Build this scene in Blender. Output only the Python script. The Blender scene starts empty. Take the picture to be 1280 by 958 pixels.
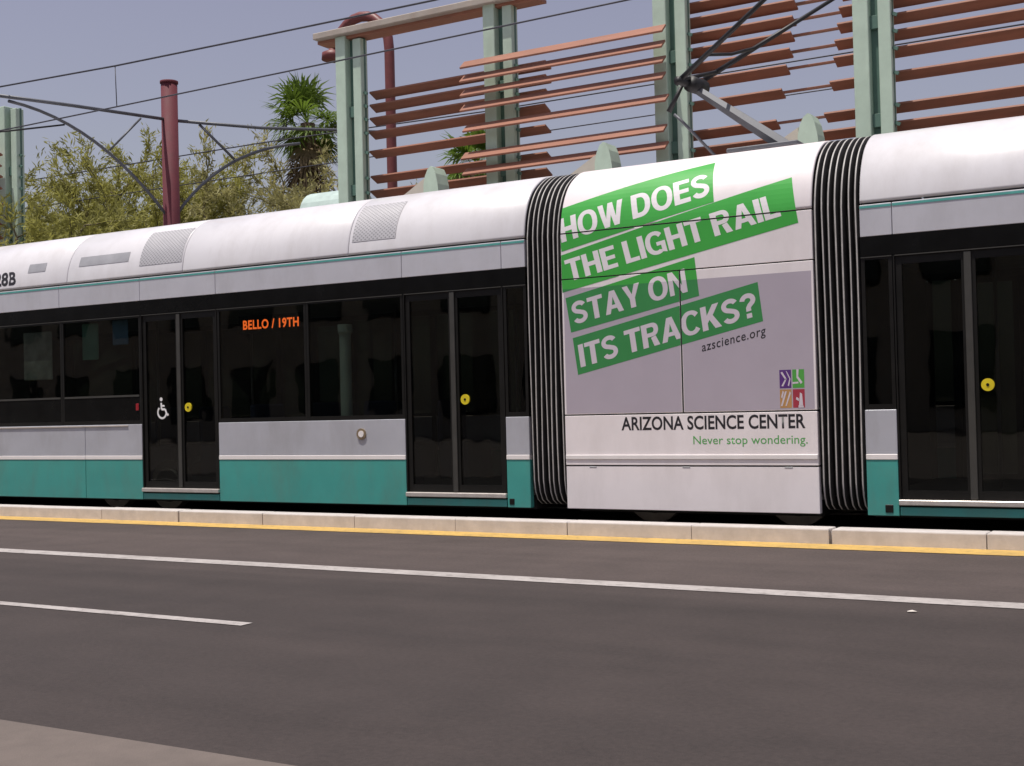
import bpy, bmesh, math, random
from mathutils import Vector, Matrix
from mathutils.geometry import tessellate_polygon
random.seed(7)
S = bpy.context.scene
COL = S.collection
R = math.radians

# ------------------------------------------------------------------ camera
cd = bpy.data.cameras.new('camera'); cam = bpy.data.objects.new('camera', cd); COL.objects.link(cam)
cd.sensor_fit = 'HORIZONTAL'; cd.sensor_width = 36.0; cd.lens = 45.0; cd.clip_end = 3000; cd.clip_start = 0.05
yaw, pitch, roll = 0.53248, 0.01771, -0.02477
fw = Vector((-math.sin(yaw)*math.cos(pitch), math.cos(yaw)*math.cos(pitch), math.sin(pitch)))
rt = Vector((math.cos(yaw), math.sin(yaw), 0)); up = rt.cross(fw)
rt, up = math.cos(roll)*rt + math.sin(roll)*up, -math.sin(roll)*rt + math.cos(roll)*up
mw = Matrix((rt, up, -fw)).transposed().to_4x4(); mw.translation = (0, -11.35, 1.224)
cam.matrix_world = mw; S.camera = cam

# ------------------------------------------------------------------ sky, sun, exposure
SUN_EL, SUN_AZ = R(74.5), R(-24)      # azimuth measured from -Y (towards the viewer) to +X
sun_dir = Vector((math.sin(SUN_AZ)*math.cos(SUN_EL), -math.cos(SUN_AZ)*math.cos(SUN_EL), math.sin(SUN_EL)))
w = bpy.data.worlds.new('World'); S.world = w; w.use_nodes = True
nt = w.node_tree; nt.nodes.clear()
sky = nt.nodes.new('ShaderNodeTexSky'); sky.sky_type = 'NISHITA'; sky.sun_disc = False
sky.sun_elevation = SUN_EL; sky.sun_rotation = math.atan2(sun_dir.x, sun_dir.y)
sky.air_density = 1.3; sky.dust_density = 2.0; sky.ozone_density = 1.0
hs = nt.nodes.new('ShaderNodeHueSaturation'); hs.inputs['Saturation'].default_value = 0.60; hs.inputs['Hue'].default_value = 0.55
bg = nt.nodes.new('ShaderNodeBackground'); bg.inputs['Strength'].default_value = 0.097
wo = nt.nodes.new('ShaderNodeOutputWorld')
nt.links.new(sky.outputs[0], hs.inputs['Color']); nt.links.new(hs.outputs[0], bg.inputs[0]); nt.links.new(bg.outputs[0], wo.inputs[0])
sl = bpy.data.lights.new('sun', 'SUN'); sl.energy = 4.1; sl.angle = R(0.53); sl.color = (1.0, 0.94, 0.86)
so = bpy.data.objects.new('sun', sl); COL.objects.link(so); so.rotation_euler = sun_dir.to_track_quat('Z', 'Y').to_euler(); so.location = (0, 0, 30)
S.view_settings.view_transform = 'Standard'; S.view_settings.look = 'None'; S.view_settings.exposure = 0.0; S.view_settings.gamma = 1.0
S.view_settings.use_curve_mapping = False

# ------------------------------------------------------------------ materials
MATS = {}
def mat(name, col, rough=0.6, metal=0.0, var=0.12, scale=6.0, bump=0.0, bscale=80.0, stretch=(1, 1, 1), coat=0.0, spec=0.5, dirt=None, dirt_amt=0.0):
    m = bpy.data.materials.new(name); m.use_nodes = True; n = m.node_tree.nodes; l = m.node_tree.links
    p = n['Principled BSDF']; p.inputs['Roughness'].default_value = rough; p.inputs['Metallic'].default_value = metal
    p.inputs['Coat Weight'].default_value = coat; p.inputs['Specular IOR Level'].default_value = spec
    tc = n.new('ShaderNodeTexCoord'); mp = n.new('ShaderNodeMapping'); mp.inputs['Scale'].default_value = stretch
    geo = n.new('ShaderNodeNewGeometry'); l.new(geo.outputs['Position'], mp.inputs['Vector'])
    nz = n.new('ShaderNodeTexNoise'); nz.inputs['Scale'].default_value = scale; nz.inputs['Detail'].default_value = 8; nz.inputs['Roughness'].default_value = 0.62
    l.new(mp.outputs[0], nz.inputs['Vector'])
    rp = n.new('ShaderNodeMapRange'); rp.inputs['From Min'].default_value = 0.3; rp.inputs['From Max'].default_value = 0.7
    rp.inputs['To Min'].default_value = 1 - var; rp.inputs['To Max'].default_value = 1 + var
    l.new(nz.outputs['Fac'], rp.inputs['Value'])
    mx = n.new('ShaderNodeVectorMath'); mx.operation = 'SCALE'; mx.inputs[0].default_value = col[:3]; l.new(rp.outputs[0], mx.inputs['Scale'])
    out = mx.outputs[0]
    if dirt:
        n2 = n.new('ShaderNodeTexNoise'); n2.inputs['Scale'].default_value = 2.3; n2.inputs['Detail'].default_value = 9; n2.inputs['Roughness'].default_value = 0.7
        mp2 = n.new('ShaderNodeMapping'); mp2.inputs['Scale'].default_value = (1, 1, 0.35); l.new(geo.outputs['Position'], mp2.inputs['Vector']); l.new(mp2.outputs[0], n2.inputs['Vector'])
        r2 = n.new('ShaderNodeMapRange'); r2.inputs['From Min'].default_value = 0.45; r2.inputs['From Max'].default_value = 0.75; r2.inputs['To Max'].default_value = dirt_amt
        l.new(n2.outputs['Fac'], r2.inputs['Value'])
        mm = n.new('ShaderNodeMix'); mm.data_type = 'RGBA'; l.new(r2.outputs[0], mm.inputs['Factor']); l.new(out, mm.inputs[6]); mm.inputs[7].default_value = (*dirt, 1)
        out = mm.outputs[2]
    l.new(out, p.inputs['Base Color'])
    rr = n.new('ShaderNodeMapRange'); rr.inputs['To Min'].default_value = max(0.02, rough-0.08); rr.inputs['To Max'].default_value = min(1, rough+0.08)
    l.new(nz.outputs['Fac'], rr.inputs['Value']); l.new(rr.outputs[0], p.inputs['Roughness'])
    if bump:
        nb = n.new('ShaderNodeTexNoise'); nb.inputs['Scale'].default_value = bscale; nb.inputs['Detail'].default_value = 6; l.new(mp.outputs[0], nb.inputs['Vector'])
        b = n.new('ShaderNodeBump'); b.inputs['Strength'].default_value = bump; b.inputs['Distance'].default_value = 0.01
        l.new(nb.outputs['Fac'], b.inputs['Height']); l.new(b.outputs[0], p.inputs['Normal'])
    MATS[name] = m; return m
D = (0.16, 0.13, 0.10)
mat('roof_paint', (0.74, 0.725, 0.75), 0.34, 0, 0.02, 3, 0.012, 3, coat=0.2, dirt=(0.36, 0.32, 0.29), dirt_amt=0.28)
mat('white_paint', (0.84, 0.80, 0.79), 0.34, 0, 0.02, 3, 0.012, 3, coat=0.3, dirt=D, dirt_amt=0.10)
mat('wrap_white', (0.88, 0.82, 0.83), 0.42, 0, 0.02, 3, 0.03, 3, dirt=(0.42, 0.37, 0.34), dirt_amt=0.22)
mat('wrap_film', (0.46, 0.41, 0.475), 0.38, 0, 0.03, 3, 0.012, 3)
mat('wrap_green', (0.055, 0.42, 0.06), 0.42, 0, 0.04, 3)
mat('film_green', (0.045, 0.26, 0.075), 0.38, 0, 0.04, 3)
mat('letter_white', (0.86, 0.82, 0.84), 0.42, 0, 0.01, 3)
mat('film_white', (0.66, 0.60, 0.66), 0.38, 0, 0.01, 3)
mat('letter_black', (0.02, 0.018, 0.022), 0.5, 0, 0.05, 3)
mat('letter_green', (0.10, 0.40, 0.10), 0.5, 0, 0.05, 3)
mat('logo_purple', (0.10, 0.03, 0.20), 0.5); mat('logo_green', (0.08, 0.36, 0.06), 0.5); mat('logo_orange', (0.50, 0.27, 0.10), 0.5); mat('logo_red', (0.38, 0.035, 0.06), 0.5)
mat('silver_paint', (0.49, 0.50, 0.55), 0.38, 0.15, 0.05, 3, 0.03, 3, dirt=(0.24, 0.22, 0.20), dirt_amt=0.32)
mat('cantrail_paint', (0.60, 0.60, 0.65), 0.38, 0.1, 0.04, 3, 0.03, 3, dirt=(0.30, 0.28, 0.26), dirt_amt=0.25)
mat('teal_paint', (0.060, 0.34, 0.30), 0.36, 0, 0.06, 3, 0.012, 3, coat=0.25, dirt=(0.13, 0.19, 0.15), dirt_amt=0.5)
mat('teal_line', (0.10, 0.40, 0.36), 0.4)
mat('black_paint', (0.006, 0.006, 0.006), 0.25, 0, 0.2, 4, spec=0.14)
mat('black_frame', (0.012, 0.0115, 0.0105), 0.4, 0, 0.2, 4, spec=0.2)
mat('grey_trim', (0.06, 0.058, 0.052), 0.45, 0.2)
mat('dark_under', (0.02, 0.019, 0.018), 0.85, 0, 0.3)
mat('rubber', (0.022, 0.021, 0.021), 0.62, 0, 0.3, 12, 0.05, 60)
mat('rubber_edge', (0.48, 0.46, 0.44), 0.5, 0, 0.2, 8)
mat('grille', (0.40, 0.40, 0.42), 0.55, 0.3, 0.1)
mat('sill_metal', (0.62, 0.57, 0.53), 0.4, 0.5, 0.08, 10)
mat('steel', (0.30, 0.29, 0.28), 0.4, 0.8, 0.15)
mat('wheel_steel', (0.34, 0.31, 0.28), 0.6, 0.5, 0.25)
mat('panto_grey', (0.13, 0.135, 0.15), 0.5, 0.35, 0.15); mat('panto_black', (0.022, 0.022, 0.024), 0.5, 0.2)
mat('button_yellow', (0.72, 0.58, 0.02), 0.4); mat('sign_white', (0.8, 0.8, 0.8), 0.5); mat('lens_red', (0.35, 0.02, 0.03), 0.25)
mat('panel_blue', (0.25, 0.48, 0.75), 0.6); mat('panel_green', (0.25, 0.60, 0.48), 0.6); mat('panel_grey', (0.55, 0.62, 0.56), 0.6, 0, 0.4, 5)
mat('cap_brass', (0.42, 0.33, 0.22), 0.35, 0.7)
mat('sage', (0.48, 0.60, 0.49), 0.5, 0, 0.07, 5, 0.02, 40, dirt=(0.25, 0.27, 0.2), dirt_amt=0.3)
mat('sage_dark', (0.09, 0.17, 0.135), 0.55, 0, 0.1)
mat('terracotta', (0.32, 0.135, 0.085), 0.62, 0, 0.16, 5, 0.03, 40, (0.3, 2, 2), dirt=(0.22, 0.13, 0.10), dirt_amt=0.4)
mat('beam_beige', (0.42, 0.37, 0.32), 0.55, 0, 0.1, 5, dirt=(0.30, 0.16, 0.11), dirt_amt=0.4)
mat('maroon', (0.12, 0.020, 0.030), 0.75, 0, 0.12, 8); mat('rust_red', (0.18, 0.045, 0.042), 0.5, 0, 0.15, 8)
mat('awning_beige', (0.50, 0.46, 0.39), 0.6, 0, 0.06)
mat('wire', (0.07, 0.07, 0.085), 0.5, 0.5)
mat('pale_teal', (0.50, 0.62, 0.58), 0.45)
mat('concrete', (0.58, 0.54, 0.52), 0.85, 0, 0.10, 9, 0.25, 140, dirt=(0.40, 0.36, 0.32), dirt_amt=0.45)
mat('pavement', (0.15, 0.122, 0.108), 0.9, 0, 0.12, 5, 0.3, 120, dirt=(0.10, 0.085, 0.075), dirt_amt=0.4)
mat('track_slab', (0.10, 0.09, 0.08), 0.9, 0, 0.2, 6, 0.3, 90)
mat('ground', (0.22, 0.18, 0.14), 0.95, 0, 0.2, 0.6, 0.2, 30)
mat('line_white', (0.44, 0.405, 0.39), 0.75, 0, 0.10, 20, 0.15, 150, dirt=(0.14, 0.12, 0.11), dirt_amt=0.55)
mat('line_yellow', (0.62, 0.40, 0.11), 0.75, 0, 0.10, 20, 0.15, 150, dirt=(0.2, 0.14, 0.08), dirt_amt=0.5)
mat('bark', (0.16, 0.13, 0.08), 0.9, 0, 0.25, 10, 0.3, 60); mat('palm_bark', (0.14, 0.10, 0.07), 0.95, 0, 0.3, 10, 0.4, 40)
mat('dead_frond', (0.21, 0.15, 0.08), 0.9, 0, 0.25)
mat('stucco', (0.52, 0.45, 0.36), 0.9, 0, 0.12, 2, 0.2, 60); mat('dark_pane', (0.03, 0.035, 0.04), 0.1, 0, 0.1)
mat('column_mint', (0.60, 0.78, 0.70), 0.5)
mat('litter', (0.6, 0.55, 0.5), 0.8)
mat('interior', (0.30, 0.30, 0.28), 0.8, 0, 0.2); mat('seat', (0.07, 0.09, 0.17), 0.8); mat('grab_pole', (0.30, 0.30, 0.28), 0.35, 0.6)

def leafmat(name, col, var=0.35):
    m = mat(name, col, 0.6, 0, var, 1.6); n = m.node_tree.nodes; l = m.node_tree.links
    p = n['Principled BSDF']; tr = n.new('ShaderNodeBsdfTranslucent'); mx = n.new('ShaderNodeMixShader'); mx.inputs[0].default_value = 0.45
    src = p.inputs['Base Color'].links[0].from_socket; l.new(src, tr.inputs['Color'])
    o = n['Material Output']; l.new(p.outputs[0], mx.inputs[1]); l.new(tr.outputs[0], mx.inputs[2]); l.new(mx.outputs[0], o.inputs['Surface'])
leafmat('leaf_paloverde', (0.33, 0.32, 0.085)); leafmat('leaf_paloverde_dry', (0.35, 0.325, 0.13)); leafmat('leaf_palm', (0.13, 0.20, 0.026)); leafmat('leaf_palm_bright', (0.13, 0.21, 0.025))

def glassmat(name, tint, rough=0.015):
    m = bpy.data.materials.new(name); m.use_nodes = True; n = m.node_tree.nodes; l = m.node_tree.links
    n.remove(n['Principled BSDF']); o = n['Material Output']
    t = n.new('ShaderNodeBsdfTransparent'); t.inputs[0].default_value = (*tint, 1)
    g = n.new('ShaderNodeBsdfGlossy'); g.inputs['Roughness'].default_value = rough; g.inputs['Color'].default_value = (0.7, 0.72, 0.7, 1)
    f = n.new('ShaderNodeFresnel'); f.inputs['IOR'].default_value = 1.5
    geo = n.new('ShaderNodeNewGeometry'); nb = n.new('ShaderNodeTexNoise'); nb.inputs['Scale'].default_value = 1.3; nb.inputs['Detail'].default_value = 2; l.new(geo.outputs['Position'], nb.inputs['Vector'])
    b = n.new('ShaderNodeBump'); b.inputs['Strength'].default_value = 0.12; b.inputs['Distance'].default_value = 0.03; l.new(nb.outputs['Fac'], b.inputs['Height'])
    bi = n.new('ShaderNodeMapRange'); bi.inputs['To Min'].default_value = 1.5; bi.inputs['To Max'].default_value = 1/1.5     # thin pane: no total reflection on its inner face
    l.new(geo.outputs['Backfacing'], bi.inputs['Value']); l.new(bi.outputs[0], f.inputs['IOR'])
    l.new(b.outputs[0], g.inputs['Normal'])
    mx = n.new('ShaderNodeMixShader'); l.new(f.outputs[0], mx.inputs[0]); l.new(t.outputs[0], mx.inputs[1]); l.new(g.outputs[0], mx.inputs[2]); l.new(mx.outputs[0], o.inputs['Surface'])
    MATS[name] = m
glassmat('tinted_glass', (0.52, 0.54, 0.52)); glassmat('dark_glass', (0.14, 0.155, 0.14))
def emitmat(name, col, st):
    m = bpy.data.materials.new(name); m.use_nodes = True; p = m.node_tree.nodes['Principled BSDF']
    p.inputs['Base Color'].default_value = (0.02, 0.01, 0.01, 1); p.inputs['Emission Color'].default_value = (*col, 1); p.inputs['Emission Strength'].default_value = st; MATS[name] = m
emitmat('led_orange', (1.0, 0.15, 0.025), 3.0)

# perforated roof grille: dark round holes over the plate
m = mat('perforated', (0.52, 0.51, 0.53), 0.5, 0.2, 0.06); n = m.node_tree.nodes; l = m.node_tree.links
geo = n.new('ShaderNodeNewGeometry'); sp = n.new('ShaderNodeSeparateXYZ'); l.new(geo.outputs['Position'], sp.inputs[0])
def mth(op, a, b=None):
    q = n.new('ShaderNodeMath'); q.operation = op
    for i, v in enumerate((a, b)):
        if v is None: continue
        if isinstance(v, (int, float)): q.inputs[i].default_value = v
        else: l.new(v, q.inputs[i])
    return q.outputs[0]
sx = mth('SINE', mth('MULTIPLY', sp.outputs[0], 2*math.pi/0.055)); sz = mth('SINE', mth('MULTIPLY', mth('ADD', sp.outputs[2], sp.outputs[1]), 2*math.pi/0.055))
hole = mth('GREATER_THAN', mth('MULTIPLY', sx, sz), 0.28)
mm = n.new('ShaderNodeMix'); mm.data_type = 'RGBA'; src = n['Principled BSDF'].inputs['Base Color'].links[0].from_socket
l.new(hole, mm.inputs['Factor']); l.new(src, mm.inputs[6]); mm.inputs[7].default_value = (0.30, 0.30, 0.31, 1); l.new(mm.outputs[2], n['Principled BSDF'].inputs['Base Color'])

# asphalt: warm grey, fine grain, long faint wheel streaks along the lane and a few patches
m = mat('asphalt', (0.0435, 0.033, 0.0305), 0.88, 0, 0.10, 1.1, 0.35, 160, (0.25, 1, 1)); n = m.node_tree.nodes; l = m.node_tree.links
geo = n.new('ShaderNodeNewGeometry')
n1 = n.new('ShaderNodeTexNoise'); n1.inputs['Scale'].default_value = 220; n1.inputs['Detail'].default_value = 3; l.new(geo.outputs['Position'], n1.inputs['Vector'])
mp = n.new('ShaderNodeMapping'); mp.inputs['Scale'].default_value = (0.05, 1.7, 1); l.new(geo.outputs['Position'], mp.inputs['Vector'])
n2 = n.new('ShaderNodeTexNoise'); n2.inputs['Scale'].default_value = 1.0; n2.inputs['Detail'].default_value = 5; l.new(mp.outputs[0], n2.inputs['Vector'])
a = mth('ADD', mth('MULTIPLY', mth('SUBTRACT', n1.outputs['Fac'], 0.5), 1.3), mth('MULTIPLY', mth('SUBTRACT', n2.outputs['Fac'], 0.5), 0.75)); n3 = n.new('ShaderNodeTexNoise'); n3.inputs['Scale'].default_value = 34; n3.inputs['Detail'].default_value = 6; n3.inputs['Roughness'].default_value = 0.7; l.new(geo.outputs['Position'], n3.inputs['Vector'])
n4 = n.new('ShaderNodeTexNoise'); n4.inputs['Scale'].default_value = 2.2; n4.inputs['Detail'].default_value = 5; l.new(geo.outputs['Position'], n4.inputs['Vector'])
a = mth('ADD', a, mth('ADD', mth('MULTIPLY', mth('SUBTRACT', n3.outputs['Fac'], 0.5), 1.1), mth('MULTIPLY', mth('SUBTRACT', n4.outputs['Fac'], 0.5), 0.55)))
a = mth('ADD', a, 1.0)
spy = n.new('ShaderNodeSeparateXYZ'); l.new(geo.outputs['Position'], spy.inputs[0])      # the asphalt grows paler towards the kerb
pale = n.new('ShaderNodeMapRange'); pale.inputs['From Min'].default_value = -4.2; pale.inputs['From Max'].default_value = -2.6; pale.inputs['To Min'].default_value = 1.0; pale.inputs['To Max'].default_value = 1.75; pale.interpolation_type = 'SMOOTHSTEP'
l.new(mth('ADD', spy.outputs[1], mth('MULTIPLY', mth('SUBTRACT', n2.outputs['Fac'], 0.5), 1.2)), pale.inputs['Value']); a = mth('MULTIPLY', a, pale.outputs[0])
src = n['Principled BSDF'].inputs['Base Color'].links[0].from_socket
vm = n.new('ShaderNodeVectorMath'); vm.operation = 'SCALE'; l.new(src, vm.inputs[0]); l.new(a, vm.inputs['Scale']); l.new(vm.outputs[0], n['Principled BSDF'].inputs['Base Color'])

# road paint worn through to the asphalt in chips and scuffs
for nm in ('line_white', 'line_yellow'):
    m = MATS[nm]; n = m.node_tree.nodes; l = m.node_tree.links; geo = n.new('ShaderNodeNewGeometry')
    mp = n.new('ShaderNodeMapping'); mp.inputs['Scale'].default_value = (0.6, 1.6, 1); l.new(geo.outputs['Position'], mp.inputs['Vector'])
    c1 = n.new('ShaderNodeTexNoise'); c1.inputs['Scale'].default_value = 16; c1.inputs['Detail'].default_value = 9; c1.inputs['Roughness'].default_value = 0.75; l.new(mp.outputs[0], c1.inputs['Vector'])
    wr_ = n.new('ShaderNodeMapRange'); wr_.inputs['From Min'].default_value = 0.54; wr_.inputs['From Max'].default_value = 0.66; wr_.inputs['To Max'].default_value = 0.75; l.new(c1.outputs['Fac'], wr_.inputs['Value'])
    mm = n.new('ShaderNodeMix'); mm.data_type = 'RGBA'; src = n['Principled BSDF'].inputs['Base Color'].links[0].from_socket
    l.new(wr_.outputs[0], mm.inputs['Factor']); l.new(src, mm.inputs[6]); mm.inputs[7].default_value = (0.075, 0.06, 0.055, 1); l.new(mm.outputs[2], n['Principled BSDF'].inputs['Base Color'])

# ------------------------------------------------------------------ helpers
WL = {}                                # world location of every object we make
def tag(o, label=None, cat=None, group=None, kind=None):
    for k, v in (('label', label), ('category', cat), ('group', group), ('kind', kind)):
        if v: o[k] = v
    return o
def empty(name, loc, label=None, cat=None, group=None):
    o = bpy.data.objects.new(name, None); o.empty_display_size = 0.3; COL.objects.link(o); o.location = loc; WL[o] = Vector(loc)
    return tag(o, label, cat, group)
def link_mesh(name, me, loc, parent):
    o = bpy.data.objects.new(name, me); COL.objects.link(o); WL[o] = Vector(loc)
    if parent: o.parent = parent; o.location = WL[o] - WL[parent]
    else: o.location = loc
    return o
def obj(name, verts, faces, mats, parent=None, smooth=False, midx=None, base=None):
    vs = [Vector(v) for v in verts]
    c = Vector(base) if base else sum(vs, Vector())/len(vs)
    me = bpy.data.meshes.new(name); me.from_pydata([v-c for v in vs], [], faces)
    for mn in ([mats] if isinstance(mats, str) else mats): me.materials.append(MATS[mn])
    if midx: me.polygons.foreach_set('material_index', midx)
    if smooth: me.polygons.foreach_set('use_smooth', [True]*len(me.polygons))
    me.update(); return link_mesh(name, me, c, parent)
def bm_obj(name, bm, mats, parent=None, smooth=False, base=None):
    c = Vector(base) if base else (sum((v.co for v in bm.verts), Vector())/max(1, len(bm.verts)))
    bmesh.ops.translate(bm, verts=bm.verts, vec=-c)
    me = bpy.data.meshes.new(name); bm.to_mesh(me); bm.free()
    for mn in ([mats] if isinstance(mats, str) else mats): me.materials.append(MATS[mn])
    if smooth: me.polygons.foreach_set('use_smooth', [True]*len(me.polygons))
    return link_mesh(name, me, c, parent)
def box_bm(bm, x0, x1, y0, y1, z0, z1, rot=None, piv=None):
    vs = [bm.verts.new((x, y, z)) for x in (x0, x1) for y in (y0, y1) for z in (z0, z1)]
    for f in ((0, 1, 3, 2), (4, 6, 7, 5), (0, 4, 5, 1), (2, 3, 7, 6), (0, 2, 6, 4), (1, 5, 7, 3)): bm.faces.new([vs[i] for i in f])
    if rot: bmesh.ops.rotate(bm, verts=vs, cent=piv or Vector(((x0+x1)/2, (y0+y1)/2, (z0+z1)/2)), matrix=rot)
    return vs
def box(name, x0, x1, y0, y1, z0, z1, m, parent=None, bev=0.0, rot=None, piv=None, seg=1):
    bm = bmesh.new(); box_bm(bm, x0, x1, y0, y1, z0, z1, rot, piv)
    if bev: bmesh.ops.bevel(bm, geom=bm.edges[:], offset=bev, segments=seg, affect='EDGES', profile=0.5)
    return bm_obj(name, bm, m, parent)
def tube_bm(bm, pts, rad, n=8, cap=True):
    pts = [Vector(p) for p in pts]; rings = []
    rads = rad if isinstance(rad, (list, tuple)) else [rad]*len(pts)
    ref = None
    for i, p in enumerate(pts):
        t = (pts[min(i+1, len(pts)-1)] - pts[max(i-1, 0)]).normalized()
        if ref is None: ref = Vector((0, 0, 1)) if abs(t.z) < 0.9 else Vector((1, 0, 0))
        u = t.cross(ref).normalized(); v = u.cross(t).normalized(); ref = v
        rings.append([bm.verts.new(p + rads[i]*(math.cos(2*math.pi*k/n)*u + math.sin(2*math.pi*k/n)*v)) for k in range(n)])
    for a, b in zip(rings, rings[1:]):
        for k in range(n): bm.faces.new((a[k], a[(k+1) % n], b[(k+1) % n], b[k]))
    if cap: bm.faces.new(rings[0][::-1]); bm.faces.new(rings[-1])
def tube(name, pts, rad, m, parent=None, n=8, smooth=True):
    bm = bmesh.new(); tube_bm(bm, pts, rad, n); return bm_obj(name, bm, m, parent, smooth)
def disc_bm(bm, c, r, thick, n=20):                          # short cylinder whose axis is Y
    tube_bm(bm, [(c[0], c[1]+thick/2, c[2]), (c[0], c[1]-thick/2, c[2])], r, n)
def slab(name, x0, x1, y0, y1, z, m):
    return tag(obj(name, [(x0, y0, z), (x1, y0, z), (x1, y1, z), (x0, y1, z)], [(0, 1, 2, 3)], m), kind='structure')

# ------------------------------------------------------------------ ground, road, kerb, platform
slab('ground', -500, 500, -300, 900, -0.03, 'ground')
slab('road', -150, 150, -7.93, -0.78, 0.0, 'asphalt')
slab('pavement', -150, 150, -30, -7.93, 0.004, 'pavement')
slab('track_bed', -150, 150, -0.58, 2.76, -0.012, 'track_slab')
slab('far_track_bed', -150, 150, 8.2, 11.2, -0.012, 'track_slab')
slab('yellow_line', -150, 150, -1.15, -0.80, 0.004, 'line_yellow')
slab('edge_line', -150, 150, -3.64, -3.43, 0.004, 'line_white')
for k in range(-4, 6):
    x1 = -5.10 + 12.2*k; o = slab('lane_dash', x1-3.66, x1, -5.82, -5.72, 0.004, 'line_white')
kerb = tag(box('kerb', -150, 150, -0.74, -0.585, -0.02, 0.10, 'concrete'), kind='structure')
step = 1.243; x = -10.63 - step*14; k = -14; first = None
while x < 22:
    g = 0.014 if k % 6 == 0 else 0.004
    g2 = 0.014 if (k+1) % 6 == 0 else 0.004
    bm = bmesh.new(); dx = random.uniform(-.004, .004)
    vs = box_bm(bm, x+g, x+step-g2, -0.80+dx, -0.582, -0.018, 0.130+random.uniform(-.003, .003))
    ed = [e for e in bm.edges if all(v.co.z > 0.1 for v in e.verts)]
    bmesh.ops.bevel(bm, geom=ed, offset=0.012, segments=2, affect='EDGES', profile=0.5)
    bm_obj('kerb_stone', bm, 'concrete', kerb); x += step; k += 1
tag(box('platform', -60, 40, 2.78, 8.15, -0.03, 0.36, 'pavement'), kind='structure')
for y in (0.61, 2.04, 8.98, 10.41):
    tag(box('rail', -150, 150, y-0.035, y+0.035, -0.01, 0.012, 'steel'), kind='structure')
bm = bmesh.new()
vs = [bm.verts.new(p) for p in ((-1.785, -3.985, .006), (-1.745, -3.99, .010), (-1.735, -3.965, .007), (-1.765, -3.96, .014), (-1.79, -3.97, .008))]
bm.faces.new(vs); tag(bm_obj('paper_scrap', bm, 'litter'), 'small pale paper scrap lying on the asphalt near the white edge line', 'litter')

# ------------------------------------------------------------------ the train
TR = empty('light_rail_train', (-4.8, 1.325, 0.0), 'white, silver and teal articulated light rail train with a science advert on its middle section', 'train')
W = 2.65
RP = [(0, 2.93), (.015, 3.06), (.05, 3.2), (.11, 3.33), (.2, 3.45), (.32, 3.545), (.46, 3.62), (.62, 3.66), (.85, 3.68), (1.325, 3.69)]
def smooth_prof():
    out = []
    P = [Vector((0, 2.80))] + [Vector(p) for p in RP] + [Vector((1.8, 3.69))]
    for i in range(1, len(P)-2):
        for s in range(3):
            t = s/3; a, b, c, d = P[i-1:i+3]
            out.append(0.5*((2*b) + (c-a)*t + (2*a-5*b+4*c-d)*t*t + (3*b-a-3*c+d)*t**3))
    out.append(Vector(RP[-1])); return out
PF = smooth_prof()
VV = [2.93]
for a, b in zip(PF, PF[1:]): VV.append(VV[-1] + (b-a).length)
def onprof(v, off=0.0):
    """height coordinate v runs straight up the wall and then along the roof curve; off is how proud of the skin"""
    if v <= 2.93: return (-off, v)
    for i in range(len(PF)-1):
        if v <= VV[i+1] or i == len(PF)-2:
            t = min(1.0, (v-VV[i])/(VV[i+1]-VV[i])); p = PF[i].lerp(PF[i+1], t)
            def nrm(j):
                d = (PF[min(j+1, len(PF)-1)] - PF[max(j-1, 0)]).normalized(); return Vector((-d.y, d.x))
            q = nrm(i).lerp(nrm(i+1), t).normalized(); return (p.x + q.x*off, p.y + q.y*off)
def roof_shell(name, x0, x1, m, thick=0.03, v0=2.945):
    """one curved roof cover from wall to wall"""
    vs = [v0] + [v for v in VV if v > v0+0.005]
    out = [onprof(v, 0) for v in vs]; inn = [onprof(v, -thick) for v in vs]
    out = out + [(W-y, z) for y, z in out[::-1][1:]]; inn = inn + [(W-y, z) for y, z in inn[::-1][1:]]
    e = 0.012                              # softened rim
    bm = bmesh.new(); xs = [(x0, -e*.7), (x0+e, 0), (x1-e, 0), (x1, -e*.7)]; cols = []
    for X, o in xs:
        cols.append([bm.verts.new((X, y + (i_[0]-y)*(-o/thick), z + (i_[1]-z)*(-o/thick))) for (y, z), i_ in zip(out, inn)])
    ci = [[bm.verts.new((X, y, z)) for y, z in inn] for X in (x0, x1)]
    for A, B in zip(cols, cols[1:]):
        for i in range(len(A)-1): bm.faces.new((A[i], B[i], B[i+1], A[i+1]))
    for A, B in ((ci[0], cols[0]), (cols[-1], ci[1]), (ci[1], ci[0])):
        for i in range(len(A)-1): bm.faces.new((A[i], B[i], B[i+1], A[i+1]))
    for j in (0, -1):
        bm.faces.new([c[j] for c in [ci[0]] + cols + [ci[1]]])
    bmesh.ops.recalc_face_normals(bm, faces=bm.faces)
    o = bm_obj(name, bm, m, TR, True)
    return o
def skin(name, x0, x1, v0, v1, m, parent, off=0.004, nx=1):
    """flat plate or decal lying on the skin, following the roof curve"""
    vs = [v0] + [v for v in VV if v0+1e-4 < v < v1-1e-4] + [v1]
    V = []; F = []
    for v in vs:
        y, z = onprof(v, off); V += [(x0, y, z), (x1, y, z)]
    for i in range(len(vs)-1): F.append((2*i, 2*i+1, 2*i+3, 2*i+2))
    return obj(name, V, F, m, parent, True)

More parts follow.
